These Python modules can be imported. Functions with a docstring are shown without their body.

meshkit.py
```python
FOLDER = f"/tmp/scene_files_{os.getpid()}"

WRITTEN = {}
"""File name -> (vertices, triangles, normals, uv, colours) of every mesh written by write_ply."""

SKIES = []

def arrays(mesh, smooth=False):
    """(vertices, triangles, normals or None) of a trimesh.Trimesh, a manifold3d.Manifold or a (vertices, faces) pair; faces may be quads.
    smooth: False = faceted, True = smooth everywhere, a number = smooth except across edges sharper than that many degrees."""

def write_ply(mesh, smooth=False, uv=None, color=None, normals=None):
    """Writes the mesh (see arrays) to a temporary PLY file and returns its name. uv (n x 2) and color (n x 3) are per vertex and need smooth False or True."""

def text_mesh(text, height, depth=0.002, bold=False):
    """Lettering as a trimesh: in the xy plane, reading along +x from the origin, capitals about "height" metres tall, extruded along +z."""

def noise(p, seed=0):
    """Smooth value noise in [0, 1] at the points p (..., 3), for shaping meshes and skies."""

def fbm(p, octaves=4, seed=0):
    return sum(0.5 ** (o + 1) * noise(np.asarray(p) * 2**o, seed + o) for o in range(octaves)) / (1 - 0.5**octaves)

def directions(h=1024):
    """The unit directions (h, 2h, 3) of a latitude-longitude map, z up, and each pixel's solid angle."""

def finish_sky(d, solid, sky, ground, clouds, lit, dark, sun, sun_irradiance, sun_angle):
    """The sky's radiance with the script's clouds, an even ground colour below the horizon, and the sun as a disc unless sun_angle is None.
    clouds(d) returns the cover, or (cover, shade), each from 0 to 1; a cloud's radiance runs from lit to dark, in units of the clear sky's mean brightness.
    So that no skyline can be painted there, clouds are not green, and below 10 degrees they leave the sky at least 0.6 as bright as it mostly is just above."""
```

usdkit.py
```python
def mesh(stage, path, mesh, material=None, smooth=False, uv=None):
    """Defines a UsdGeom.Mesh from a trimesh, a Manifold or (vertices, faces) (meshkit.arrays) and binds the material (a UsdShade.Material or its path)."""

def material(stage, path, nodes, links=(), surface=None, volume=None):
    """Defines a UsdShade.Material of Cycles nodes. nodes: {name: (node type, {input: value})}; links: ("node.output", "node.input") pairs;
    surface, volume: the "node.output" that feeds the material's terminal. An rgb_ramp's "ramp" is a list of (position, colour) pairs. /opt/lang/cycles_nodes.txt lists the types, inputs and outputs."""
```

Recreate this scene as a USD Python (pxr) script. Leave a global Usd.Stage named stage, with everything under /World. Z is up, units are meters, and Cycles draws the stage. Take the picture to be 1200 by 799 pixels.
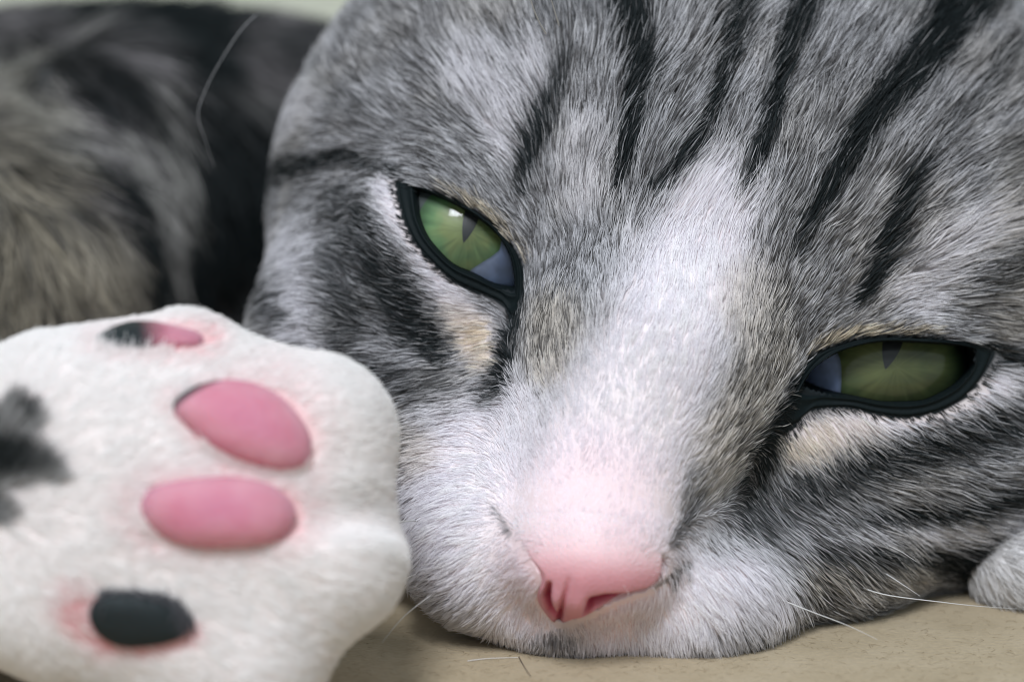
import math
import numpy as np, trimesh, usdkit, meshkit, manifold3d
from scipy.spatial import cKDTree
import shapely
from shapely.geometry import Polygon
from pxr import Usd, UsdGeom, UsdLux, UsdShade, Sdf, Vt, Gf

stage = Usd.Stage.CreateInMemory()
UsdGeom.SetStageUpAxis(stage, 'Z')
UsdGeom.Xform.Define(stage, '/World')

# ------------------------------------------------------------------ camera, lamps, exposure
PITCH, FOCUS = math.radians(10.0), 0.300
FLOOR_Y = -33.4                     # mm under the optical axis at the focal distance
cp, sp = math.cos(PITCH), math.sin(PITCH)
RIGHT, UP, BACK = np.array([1.0, 0, 0]), np.array([0, sp, cp]), np.array([0, -cp, sp])
ROT = np.stack([RIGHT, UP, BACK], 1)          # camera-aligned axes -> world axes
ORIGIN = np.array([0.0, 0.0, -FLOOR_Y * 1e-3 * cp])


def world(p):
    """A point in millimetres along the camera's axes (right, up, towards the lens), from the focal centre, as a world point in metres."""
    return (np.asarray(p, float) * 1e-3) @ ROT.T + ORIGIN


cam = UsdGeom.Camera.Define(stage, '/World/camera')
cam.CreateHorizontalApertureAttr(36.0)
cam.CreateFocalLengthAttr(90.0)
cam.CreateFStopAttr(12.0)
cam.CreateFocusDistanceAttr(FOCUS - 0.007)
cam.CreateClippingRangeAttr((0.02, 100.0))
cam.CreateExposureAttr(0.30)
cpos = world([0, 0, FOCUS * 1e3])
cam.AddTranslateOp().Set(tuple(cpos))
cam.AddRotateXOp().Set(90.0 - math.degrees(PITCH))


def rect_light(name, pos, target, w, h, intensity, color):
    l = UsdLux.RectLight.Define(stage, '/World/' + name)
    l.CreateWidthAttr(w); l.CreateHeightAttr(h); l.CreateIntensityAttr(intensity); l.CreateColorAttr(color)
    p, t = world(pos), world(target)
    z = (p - t) / np.linalg.norm(p - t)
    x = np.cross([0, 0, 1.0], z); x /= np.linalg.norm(x)
    y = np.cross(z, x)
    m = Gf.Matrix4d(*x, 0, *y, 0, *z, 0, *p, 1)
    l.AddTransformOp().Set(m)
    return l


# a window up to the left in front of the cat, and the dim bounce of the room
rect_light('window_light', (-150, 820, 860), (0, 0, 0), 0.26, 0.50, 29.0, (0.90, 0.935, 1.0))
usdkit.material(stage, '/World/Looks/room_bounce', {"b": ("background_shader", {"color": (0.82, 0.94, 1.0), "strength": 0.40})}, [], surface="b.background")
dome = UsdLux.DomeLight.Define(stage, '/World/room_bounce')
UsdShade.MaterialBindingAPI.Apply(dome.GetPrim()).Bind(UsdShade.Material.Get(stage, '/World/Looks/room_bounce'))

# ------------------------------------------------------------------ helpers
rng = np.random.default_rng(7)
LOOK = '/World/Looks/'


def mat(name, nodes, links=(), surface="p.BSDF"):
    usdkit.material(stage, LOOK + name, nodes, links, surface=surface)
    return LOOK + name


def lin(r, g, b):
    c = np.array([r, g, b], float) / 255
    return np.where(c <= .04045, c / 12.92, ((c + .055) / 1.055) ** 2.4)


def P(px, py, Z):
    """Point of the photograph (in its 1200 px) at the distance Z mm in front of the focal plane."""
    px, py, Z = np.broadcast_arrays(np.asarray(px, float), np.asarray(py, float), np.asarray(Z, float))
    k = (300.0 - Z) / 3000.0
    return np.stack([(px - 600) * k, (399.5 - py) * k, Z], -1)


def to_px(p):
    k = 3000.0 / (300.0 - p[..., 2])
    return np.stack([600 + p[..., 0] * k, 399.5 - p[..., 1] * k], -1)


def smin(a, b, k):
    h = np.clip(0.5 + 0.5 * (b - a) / k, 0, 1)
    return b + (a - b) * h - k * h * (1 - h)


def ell(p, c, r, R=None):
    q = p - c
    if R is not None:
        q = q @ R
    q = q / r
    l = np.linalg.norm(q, axis=-1)
    return (l - 1) * np.min(r) if np.ndim(r) == 0 else (l - 1) * l / np.maximum(np.linalg.norm(q / r, axis=-1), 1e-6)


def cap(p, a, b, ra, rb):
    ab = b - a
    t = np.clip(((p - a) @ ab) / (ab @ ab), 0, 1)
    return np.linalg.norm(p - a - t[..., None] * ab, axis=-1) - (ra + (rb - ra) * t)


def star(sdf, centre, level, rmax=95.0):
    """Closed mesh of a star-shaped solid given by its distance function."""
    s = trimesh.creation.icosphere(level)
    d = np.array(s.vertices)
    r = np.full(len(d), rmax)
    for _ in range(32):
        r = r - 0.85 * sdf(centre + d * r[:, None])
    return centre + d * r[:, None], np.array(s.faces)


def hit(sdf, px, z0=60.0):
    """Where the sight line through the photograph's points meets the solid."""
    px = np.atleast_2d(np.asarray(px, float))
    a = P(px[:, 0], px[:, 1], 0.0)
    d = a - np.array([0, 0, 300.0]); d /= np.linalg.norm(d, axis=1, keepdims=True)
    p = np.array([0, 0, 300.0]) + d * ((z0 - 300) / d[:, 2:3])
    for _ in range(45):
        p = p + d * np.clip(0.85 * sdf(p), -3, 6)[:, None]
    return p


def grad(sdf, p, e=0.15):
    g = np.stack([sdf(p + e * k) - sdf(p - e * k) for k in np.eye(3)], -1)
    return g / np.maximum(np.linalg.norm(g, axis=-1, keepdims=True), 1e-9)


def resample(pts, n, closed=False):
    pts = np.asarray(pts, float)
    if closed:
        pts = np.vstack([pts, pts[:1]])
    s = np.r_[0, np.cumsum(np.linalg.norm(np.diff(pts, axis=0), axis=1))]
    from scipy.interpolate import PchipInterpolator
    t = np.linspace(0, s[-1], n + (1 if closed else 0))
    out = np.stack([PchipInterpolator(s, pts[:, k])(t) for k in range(pts.shape[1])], 1)
    return out[:-1] if closed else out


def grid_faces(n, m, wrap):
    i, j = np.meshgrid(np.arange(n if wrap else n - 1), np.arange(m - 1), indexing='ij')
    a, b = i * m + j, ((i + 1) % n) * m + j
    q = np.stack([a, b, b + 1, a + 1], -1).reshape(-1, 4)
    return np.vstack([q[:, [0, 1, 2]], q[:, [0, 2, 3]]])


def disc(outline, rings):
    """Rings of points from the centre of a closed outline (n x 2) out to it: (points 2-D, t, faces)."""
    o = np.asarray(outline, float); c = o.mean(0); n = len(o)
    t = np.linspace(0, 1, rings + 1)[1:]
    pts = c + (o[:, None] - c) * t[None, :, None]
    f = grid_faces(n, rings, True)
    P2 = np.vstack([pts.reshape(-1, 2), c])
    i = np.arange(n)
    fan = np.stack([i * rings, ((i + 1) % n) * rings, np.full(n, n * rings)], -1)[:, [0, 2, 1]]
    return P2, np.r_[np.tile(t, n), 0.0], np.vstack([f, fan])


def facing(v, f, towards=np.array([0, 0, 300.0])):
    """Faces wound so that most of them look at the point."""
    n = np.cross(v[f[:, 1]] - v[f[:, 0]], v[f[:, 2]] - v[f[:, 0]])
    return f if (n * (towards - v[f[:, 0]])).sum() > 0 else f[:, ::-1]


def seg_dist(px, pts):
    """(distance to the polyline, interpolated extra columns) for px (N,2); pts rows x, y, extra..."""
    pts = np.asarray(pts, float)
    best = np.full(len(px), 1e9); ext = np.zeros((len(px), pts.shape[1] - 2))
    if len(pts) == 1:
        return np.linalg.norm(px - pts[0, :2], axis=1), np.repeat(pts[:, 2:], len(px), 0)
    for a, b in zip(pts[:-1], pts[1:]):
        ab = b[:2] - a[:2]
        t = np.clip(((px - a[:2]) @ ab) / max(ab @ ab, 1e-9), 0, 1)
        d = np.linalg.norm(px - a[:2] - t[:, None] * ab, axis=1)
        e = a[2:] + t[:, None] * (b[2:] - a[2:])
        score = d / np.maximum(e[:, 0], 1)
        m = score < best
        best[m] = score[m]; ext[m] = e[m]
    return best * np.maximum(ext[:, 0], 1), ext


def sstep(x, a, b):
    t = np.clip((x - a) / (b - a), 0, 1)
    return t * t * (3 - 2 * t)


def stroke(px, pts, soft=0.9):
    """Weight 0..1 of a brush stroke; pts rows: x, y, half width, strength."""
    d, e = seg_dist(px, pts)
    return e[:, 1] * (1 - sstep(d / e[:, 0], 1 - soft * 0.6, 1 + soft * 0.7))


def idw(px, table, power=3.5, soft=20.0):
    t = np.asarray(table, float)
    d2 = ((px[:, None] - t[None, :, :2]) ** 2).sum(-1) + soft ** 2
    w = d2 ** (-power / 2)
    return (w @ t[:, 2:]) / w.sum(1, keepdims=True)


def define(name, parent, v, f, material, color=None, smooth=True, data=None, local=True):
    path = f'{parent}/{name}'
    n = 0
    while stage.GetPrimAtPath(path):
        n += 1; path = f'{parent}/{name}_{n:03d}'
    w = world(v) - (CAT if local else 0)
    m = usdkit.mesh(stage, path, (w, f), material, smooth=smooth)
    if color is not None:
        pv = UsdGeom.PrimvarsAPI(m).CreatePrimvar('tone', Sdf.ValueTypeNames.Color3fArray, 'vertex')
        pv.Set(Vt.Vec3fArray.FromNumpy(np.ascontiguousarray(color, np.float32)))
    tag(m.GetPrim(), **(data or {}))
    return path


def tag(prim, **kw):
    for k, x in kw.items():
        prim.SetCustomDataByKey(k, x)


def curves(name, parent, pts, width, col, material, kind=None, at=None):
    """pts (N,K,3) mm, width (N,K) mm, col (N,K,3)."""
    n, k = pts.shape[:2]
    c = UsdGeom.BasisCurves.Define(stage, f'{parent}/{name}')
    c.CreateTypeAttr('cubic'); c.CreateBasisAttr('catmullRom')
    c.CreateCurveVertexCountsAttr(Vt.IntArray.FromNumpy(np.full(n, k, np.int32)))
    c.CreatePointsAttr(Vt.Vec3fArray.FromNumpy((world(pts.reshape(-1, 3)) - (CAT if at is None else at)).astype(np.float32)))
    c.CreateWidthsAttr(Vt.FloatArray.FromNumpy((width.ravel() * 1e-3).astype(np.float32))); c.SetWidthsInterpolation('vertex')
    pv = UsdGeom.PrimvarsAPI(c).CreatePrimvar('tone', Sdf.ValueTypeNames.Color3fArray, 'vertex')
    pv.Set(Vt.Vec3fArray.FromNumpy(col.reshape(-1, 3).astype(np.float32)))
    UsdShade.MaterialBindingAPI.Apply(c.GetPrim()).Bind(UsdShade.Material.Get(stage, material))
    if kind:
        tag(c.GetPrim(), kind=kind)
    return c


# ------------------------------------------------------------------ materials
M_SKIN = mat('skin', {"a": ("attribute", {"attribute": "tone"}), "p": ("principled_bsdf", {"roughness": 0.7, "specular_ior_level": 0.2})}, [("a.color", "p.base_color")])
M_FUR = mat('fur', {"a": ("attribute", {"attribute": "tone"}), "p": ("principled_bsdf", {"roughness": 0.55, "specular_ior_level": 0.35}),
                    "t": ("translucent_bsdf", {}), "m": ("mix_closure", {"fac": 0.42})},
            [("a.color", "p.base_color"), ("a.color", "t.color"), ("p.BSDF", "m.closure1"), ("t.BSDF", "m.closure2")], surface="m.closure")
M_EYE = mat('eyeball', {"p": ("principled_bsdf", {"base_color": (0.05, 0.06, 0.06), "roughness": 0.3})})
M_TONE_WET = mat('iris', {"a": ("attribute", {"attribute": "tone"}), "p": ("principled_bsdf", {"roughness": 0.35, "specular_ior_level": 0.3})}, [("a.color", "p.base_color")])
M_PUPIL = mat('pupil', {"p": ("principled_bsdf", {"base_color": (0.004, 0.006, 0.007), "roughness": 0.4})})
M_CORNEA = mat('cornea', {"f": ("fresnel", {"IOR": 1.34}), "t": ("transparent_bsdf", {}), "g": ("glossy_bsdf", {"color": (1, 1, 1), "roughness": 0.03}), "m": ("mix_closure", {})},
               [("f.fac", "m.fac"), ("t.BSDF", "m.closure1"), ("g.BSDF", "m.closure2")], surface="m.closure")
M_RIM = mat('eyelid_skin', {"tc": ("geometry", {}), "n": ("noise_texture", {"scale": 1800.0, "detail": 3.0}), "b": ("bump", {"strength": 0.25, "distance": 0.0003}),
                            "p": ("principled_bsdf", {"base_color": (0.004, 0.008, 0.009), "roughness": 0.65, "specular_ior_level": 0.12})},
            [("tc.position", "n.vector"), ("n.fac", "b.height"), ("b.normal", "p.normal")])
M_NOSE = mat('nose_leather', {"a": ("attribute", {"attribute": "tone"}), "tc": ("geometry", {}), "n": ("voronoi_texture", {"scale": 2600.0}), "b": ("bump", {"strength": 0.22, "distance": 0.0002}),
                              "p": ("principled_bsdf", {"roughness": 0.5, "specular_ior_level": 0.35, "subsurface_weight": 0.2, "subsurface_scale": 0.0005, "subsurface_radius": (1.0, 0.35, 0.25)})},
             [("a.color", "p.base_color"), ("tc.position", "n.vector"), ("n.distance", "b.height"), ("b.normal", "p.normal")])
M_PAD = mat('pad_leather', {"a": ("attribute", {"attribute": "tone"}), "tc": ("geometry", {}), "n": ("voronoi_texture", {"scale": 1500.0}), "b": ("bump", {"strength": 0.3, "distance": 0.0003}),
                            "p": ("principled_bsdf", {"roughness": 0.6, "specular_ior_level": 0.3, "subsurface_weight": 0.45, "subsurface_scale": 0.002, "subsurface_radius": (1.0, 0.35, 0.3)})},
            [("a.color", "p.base_color"), ("tc.position", "n.vector"), ("n.distance", "b.height"), ("b.normal", "p.normal")])

# ------------------------------------------------------------------ setting: floor and the pale wall far behind
M_FLOOR = mat('beige_felt', {"tc": ("geometry", {}), "n": ("noise_texture", {"scale": 90.0, "detail": 6.0, "roughness": 0.65}), "n2": ("noise_texture", {"scale": 1400.0, "detail": 3.0}),
                             "r": ("rgb_ramp", {"ramp": [(0.25, tuple(lin(158, 142, 115))), (0.5, tuple(lin(169, 153, 126))), (0.75, tuple(lin(178, 163, 138)))]}),
                             "r2": ("rgb_ramp", {"ramp": [(0.3, (0.75, 0.75, 0.75)), (0.7, (1.05, 1.05, 1.05))]}), "mx": ("mix_color", {"blend_type": "multiply", "fac": 0.35}),
                             "b": ("bump", {"strength": 0.5, "distance": 0.0004}), "p": ("principled_bsdf", {"roughness": 0.95, "specular_ior_level": 0.1, "sheen_weight": 0.15})},
              [("tc.position", "n.vector"), ("tc.position", "n2.vector"), ("n.fac", "r.fac"), ("n2.fac", "r2.fac"), ("r.color", "mx.a"), ("r2.color", "mx.b"), ("mx.result", "p.base_color"), ("n2.fac", "b.height"), ("b.normal", "p.normal")])
M_WALL = mat('pale_wall', {"tc": ("geometry", {}), "n": ("noise_texture", {"scale": 6.0, "detail": 4.0}), "r": ("rgb_ramp", {"ramp": [(0.3, tuple(lin(222, 225, 208))), (0.7, tuple(lin(234, 236, 224)))]}),
                           "p": ("principled_bsdf", {"roughness": 0.9})}, [("tc.position", "n.vector"), ("n.fac", "r.fac"), ("r.color", "p.base_color")])


def plain(name, lo, hi, material, data):
    b = trimesh.creation.box(bounds=[lo, hi])
    m = usdkit.mesh(stage, '/World/' + name, b, material)
    tag(m.GetPrim(), **data)


plain('floor', (-1.2, -0.5, -0.01), (1.2, 0.9, 0.0), M_FLOOR, dict(kind='structure', label='beige soft felt-like surface the cat lies on', category='floor'))
plain('wall', (-1.2, 0.9, -0.01), (1.2, 0.94, 1.2), M_WALL, dict(kind='structure', label='pale cream wall far behind the cat', category='wall'))

# ------------------------------------------------------------------ the cat
CAT = world(P(690, 720, -20)); CAT[2] = 0.0
cat = UsdGeom.Xform.Define(stage, '/World/cat')
cat.AddTranslateOp().Set(tuple(CAT))
tag(cat.GetPrim(), label='silver tabby cat with white nose bridge lying down, one white paw raised sole outward', category='cat')

# ---- head: the face's own axes are rolled 17 degrees in the camera's view
ROLL = math.radians(17.0)
HU, HV = np.array([math.cos(ROLL), -math.sin(ROLL), 0]), np.array([math.sin(ROLL), math.cos(ROLL), 0])
HO = P(792, 361, 0)
HR = np.stack([HU, HV, [0, 0, 1.0]], 1)
EYE_R = 13.0
EYES = dict(left=P(543, 285, -1.5) - [0, 0, EYE_R], right=P(1045, 436, -1.5) - [0, 0, EYE_R])


def h(u, v, n):
    return HO + u * HU + v * HV + np.array([0, 0, n])


BR = [P(805, 290, -6), P(757, 440, 4), P(702, 605, 11.0)]
NOSE_C = P(690, 652, 14.5)
PADL, PADR = P(585, 648, 5), P(800, 694, 4)


def head_sdf(p):
    d = ell(p, h(4.6, 9, -41), np.array([58.6, 49.0, 44.0]), HR)
    d = smin(d, ell(p, P(466, 425, -23), np.array([19.0, 18.0, 18.0])), 10)
    d = smin(d, ell(p, P(1050, 525, -22), np.array([22.5, 17.6, 20.0])), 10)
    d = smin(d, ell(p, P(690, 560, -10), np.array([30.0, 17.0, 17.0])), 10)
    d = smin(d, cap(p, BR[0], BR[1], 12.0, 11.5), 12)
    d = smin(d, cap(p, BR[1], BR[2], 11.8, 10.0), 7)
    for e in EYES.values():
        d = smin(d, np.linalg.norm(p - e, axis=-1) - (EYE_R + 1.2), 4)
    d = smin(d, ell(p, PADL, np.array([10.2, 9.3, 10.5])), 6)
    d = smin(d, ell(p, PADR, np.array([12.0, 9.3, 10.5])), 6)
    d = smin(d, ell(p, P(668, 727, 7), np.array([7.0, 4.5, 7.0])), 5)
    d = smin(d, ell(p, P(925, 655, -8), np.array([13.0, 8.0, 11.0])), 8)
    d = smin(d, ell(p, NOSE_C, np.array([8.8, 6.4, 8.0])), 3.5)
    return d


OPEN = dict(
    left=[[(604.3, 334.6), (599.6, 306.4), (590, 285.8), (571.5, 265), (552.7, 252), (532, 239.8), (505.7, 228.5), (490.7, 223.8)],
          [(490.7, 223.8), (492.6, 250), (500, 272.6), (515, 293), (534, 310), (556.4, 319.6), (582.7, 331.8), (604.3, 334.6)]],
    right=[[(941, 445), (952.5, 425), (982.5, 411), (1010, 404), (1040, 400.5), (1075, 402), (1107.5, 404), (1132.5, 407.5)],
           [(1132.5, 407.5), (1135, 425), (1122.5, 445), (1105, 457.5), (1075, 469), (1040, 470), (1005, 464), (970, 456), (941, 445)]])
RIM = dict(
    left=[[(608, 372), (614.6, 325), (609, 302), (597, 285), (579, 264), (556.4, 250), (532, 236), (505.7, 225), (477.6, 214), (463, 212)],
          [(463, 212), (470, 250), (484, 282), (511, 313), (536, 333), (566, 346), (590, 358), (602, 375), (608, 372)]],
    right=[[(912, 502), (928, 455), (940, 430), (955, 415), (982.5, 404), (1010, 397), (1040, 395), (1075, 396), (1120, 399), (1150, 406), (1166, 413)],
           [(1166, 413), (1151, 443), (1126, 470), (1095, 484), (1060, 490), (1025, 485), (987.5, 477.5), (950, 481), (922, 505), (912, 502)]])
NR = 64


def closed(parts, n=NR):
    return np.vstack([resample(parts[0], n)[:-1], resample(parts[1], n)[:-1]])


OPEN_C = {k: closed(x) for k, x in OPEN.items()}
RIM_C = {k: closed(x) for k, x in RIM.items()}
for k in RIM_C:          # nowhere narrower than the fold of skin itself
    o_, r_ = OPEN_C[k], RIM_C[k]
    w_ = np.linalg.norm(r_ - o_, axis=1); g_ = o_ - o_.mean(0); g_ /= np.linalg.norm(g_, axis=1, keepdims=True)
    tn_ = np.roll(o_, -1, 0) - np.roll(o_, 1, 0); nn_ = np.stack([tn_[:, 1], -tn_[:, 0]], 1); nn_ /= np.linalg.norm(nn_, axis=1, keepdims=True); nn_ *= np.sign((nn_ * g_).sum(1, keepdims=True))
    r_ = o_ + .9 * (r_ - o_)
    RIM_C[k] = np.where((w_ < 6)[:, None], o_ + nn_ * 6, r_)
SKINRIM = {k: Polygon(closed(x)).buffer(0).union(Polygon(OPEN_C[k]).buffer(1.5)) for k, x in RIM.items()}
OPEN_POLY = {k: Polygon(x).buffer(0) for k, x in OPEN_C.items()}
RIM_POLY = {k: Polygon(x).buffer(0) for k, x in RIM_C.items()}


def inside(poly, px):
    return shapely.contains_xy(poly, px[:, 0], px[:, 1])


def on_sphere(px, c, r):
    """Near point of the sight line on a sphere, in the photograph's points."""
    a = P(px[:, 0], px[:, 1], 0.0); o = np.array([0, 0, 300.0])
    d = a - o; d /= np.linalg.norm(d, axis=1, keepdims=True)
    b = (o - c) @ d.T
    disc_ = b ** 2 - ((o - c) @ (o - c) - r * r)
    return o + d * (-b - np.sqrt(np.maximum(disc_, 0)))[:, None]


# ---- paint of the face: tabby marks as brush strokes over the fur (x, y, half width, strength)
DARK = [
    [(735, -60, 30, 1), (738, 5, 22, 1), (752, 60, 16, 1), (748, 110, 13, .95), (740, 160, 11, .9), (733, 195, 9, .85), (724, 225, 6, .6)],
    [(665, 70, 8, .4), (648, 110, 14, .7), (627, 155, 17, .8), (615, 190, 13, .85), (611, 220, 8, .7)],
    [(885, -60, 26, .8), (870, 0, 20, .75), (857, 60, 10, .85), (849, 92, 10, .9), (835, 128, 9, .9), (815, 172, 10, .85), (793, 198, 9, .85), (765, 220, 7, .6)],
    [(955, -60, 26, .9), (943, 0, 20, .9), (930, 45, 17, .85), (912, 92, 11, .9), (905, 130, 11, .95), (890, 180, 12, .95), (872, 212, 8, .7)],
    [(1160, -60, 50, 1), (1122, 0, 38, 1), (1100, 40, 24, 1), (1072, 82, 22, 1), (1040, 115, 20, 1), (1010, 150, 19, 1), (985, 192, 15, 1), (960, 238, 12, .9), (936, 290, 9, .6)],
    [(1085, 180, 9, .5), (1062, 218, 14, .85), (1047, 270, 17, .9), (1028, 318, 13, .9), (1006, 355, 9, .8)],
    [(270, 222, 20, .7), (300, 212, 17, .65), (350, 196, 13, .75), (410, 184, 9, .6), (465, 203, 7, .6)],
    [(400, 235, 22, .45), (445, 305, 28, .62), (476, 365, 30, .72), (510, 410, 20, .8)],
    [(395, 300, 22, .4), (410, 360, 28, .5), (400, 425, 18, .4), (470, 450, 18, .35), (520, 455, 12, .25)],
    [(608, 340, 9, 1), (602, 380, 9, .95), (591, 420, 11, .75), (576, 455, 14, .65), (566, 470, 10, .4)],
    [(940, 455, 15, 1), (915, 492, 10, .95), (896, 530, 13, .85), (882, 575, 17, .6), (872, 610, 14, .45)],
    [(890, 620, 20, .35), (955, 575, 24, .5), (1020, 545, 22, .62), (1100, 522, 22, .62), (1180, 500, 20, .6), (1240, 480, 22, .6)],
    [(1000, 614, 9, .5), (1060, 606, 10, .7), (1120, 600, 10, .75), (1190, 578, 11, .7), (1240, 560, 11, .7)],
    [(960, 655, 10, .4), (1040, 655, 11, .6), (1085, 650, 10, .5), (1130, 662, 16, .95), (1190, 636, 14, .9), (1240, 610, 14, .9)],
    [(1158, 404, 6, .9), (1185, 416, 6, .8), (1230, 440, 7, .8)],
    [(286, 250, 18, .55), (298, 320, 16, .5), (325, 375, 12, .45)],
    [(818, 560, 15, .25), (806, 610, 9, .5), (790, 638, 6, .5)],
    [(768, 688, 2, .45), (784, 678, 3, .6), (806, 662, 4, .6)],
    [(578, 594, 3, .35), (597, 626, 3, .4)],
    [(625, 754, 5, .3), (650, 750, 7, .55), (672, 754, 5, .35)],
    [(1060, 20, 10, .25), (1000, 60, 8, .2)], [(690, 10, 14, .3), (640, 15, 20, .3)],
    [(1180, 60, 16, .4), (1150, 110, 12, .35), (1110, 150, 8, .3)],
    [(1200, 300, 30, .45), (1160, 330, 18, .35)], [(1190, 190, 30, .3)], [(420, 120, 20, .25)],
]
WHITE = [
    [(845, 225, 44, .8), (812, 310, 64, 1), (768, 420, 68, 1), (715, 540, 98, 1), (690, 620, 105, 1)],
    [(600, 490, 46, .8), (555, 545, 66, 1), (545, 630, 78, 1), (600, 700, 60, 1)],
    [(740, 740, 54, 1), (810, 705, 54, 1), (865, 695, 44, .9), (900, 710, 30, .7)],
    [(452, 222, 15, .9), (468, 280, 18, 1), (503, 335, 20, 1), (543, 385, 28, 1), (566, 415, 20, .9)],
    [(950, 522, 26, 1), (1000, 507, 24, 1), (1060, 500, 19, .95), (1120, 480, 19, .9), (1180, 454, 16, .8)],
    [(340, 285, 24, .3), (345, 380, 22, .4), (380, 420, 14, .25)],
    [(1190, 690, 40, 1)],
    [(1080, 340, 30, .4), (1120, 290, 30, .4), (1180, 250, 25, .3)], [(560, 80, 35, .3), (600, 170, 22, .45), (625, 60, 18, .35)],
    [(690, 150, 22, .25), (685, 220, 30, .25)], [(345, 120, 25, .3), (310, 160, 20, .3)],
    [(1000, 640, 16, .25), (1090, 626, 12, .35), (1180, 610, 14, .4)],
]
TAN = [
    [(530, 375, 22, .35), (552, 392, 22, .75), (566, 420, 18, .6)],
    [(650, 380, 34, .35), (640, 430, 22, .35)],
    [(935, 520, 26, .5), (975, 520, 26, .4), (1020, 505, 18, .25)],
    [(960, 408, 12, .7), (1000, 390, 9, .8), (1060, 390, 8, .8), (1100, 392, 7, .5)],
    [(520, 222, 7, .5), (560, 244, 8, .8), (590, 268, 8, .7), (612, 300, 8, .5)],
    [(880, 350, 40, .25), (900, 420, 30, .3), (850, 520, 34, .25), (830, 570, 18, .25)],
    [(1060, 660, 26, .35), (960, 680, 22, .35)], [(1180, 380, 24, .25), (1190, 180, 24, .25)],
    [(480, 530, 30, .25), (430, 480, 22, .25)],
]
PINK = [[(690, 600, 85, .55), (690, 660, 85, 1)], [(640, 700, 24, .7)], [(600, 640, 18, .3)], [(720, 710, 40, .25)]]

C_SILVER, C_DARK, C_WHITE, C_TAN, C_PINK = np.array([.565, .56, .58]), np.array([.010, .016, .018]), np.array([.93, .91, .945]), np.array([.76, .65, .48]), np.array([.80, .44, .45])
C_TICK = np.array([.052, .046, .042])


def face_paint(px):
    dark = np.zeros(len(px)); white = np.zeros(len(px)); tan = np.zeros(len(px)); pink = np.zeros(len(px))
    for table, acc in ((DARK, dark), (WHITE, white), (TAN, tan), (PINK, pink)):
        for s in table:
            np.maximum(acc, stroke(px, s), out=acc)
    return dark, white * (1 - dark * 0.9), tan, pink


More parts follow.
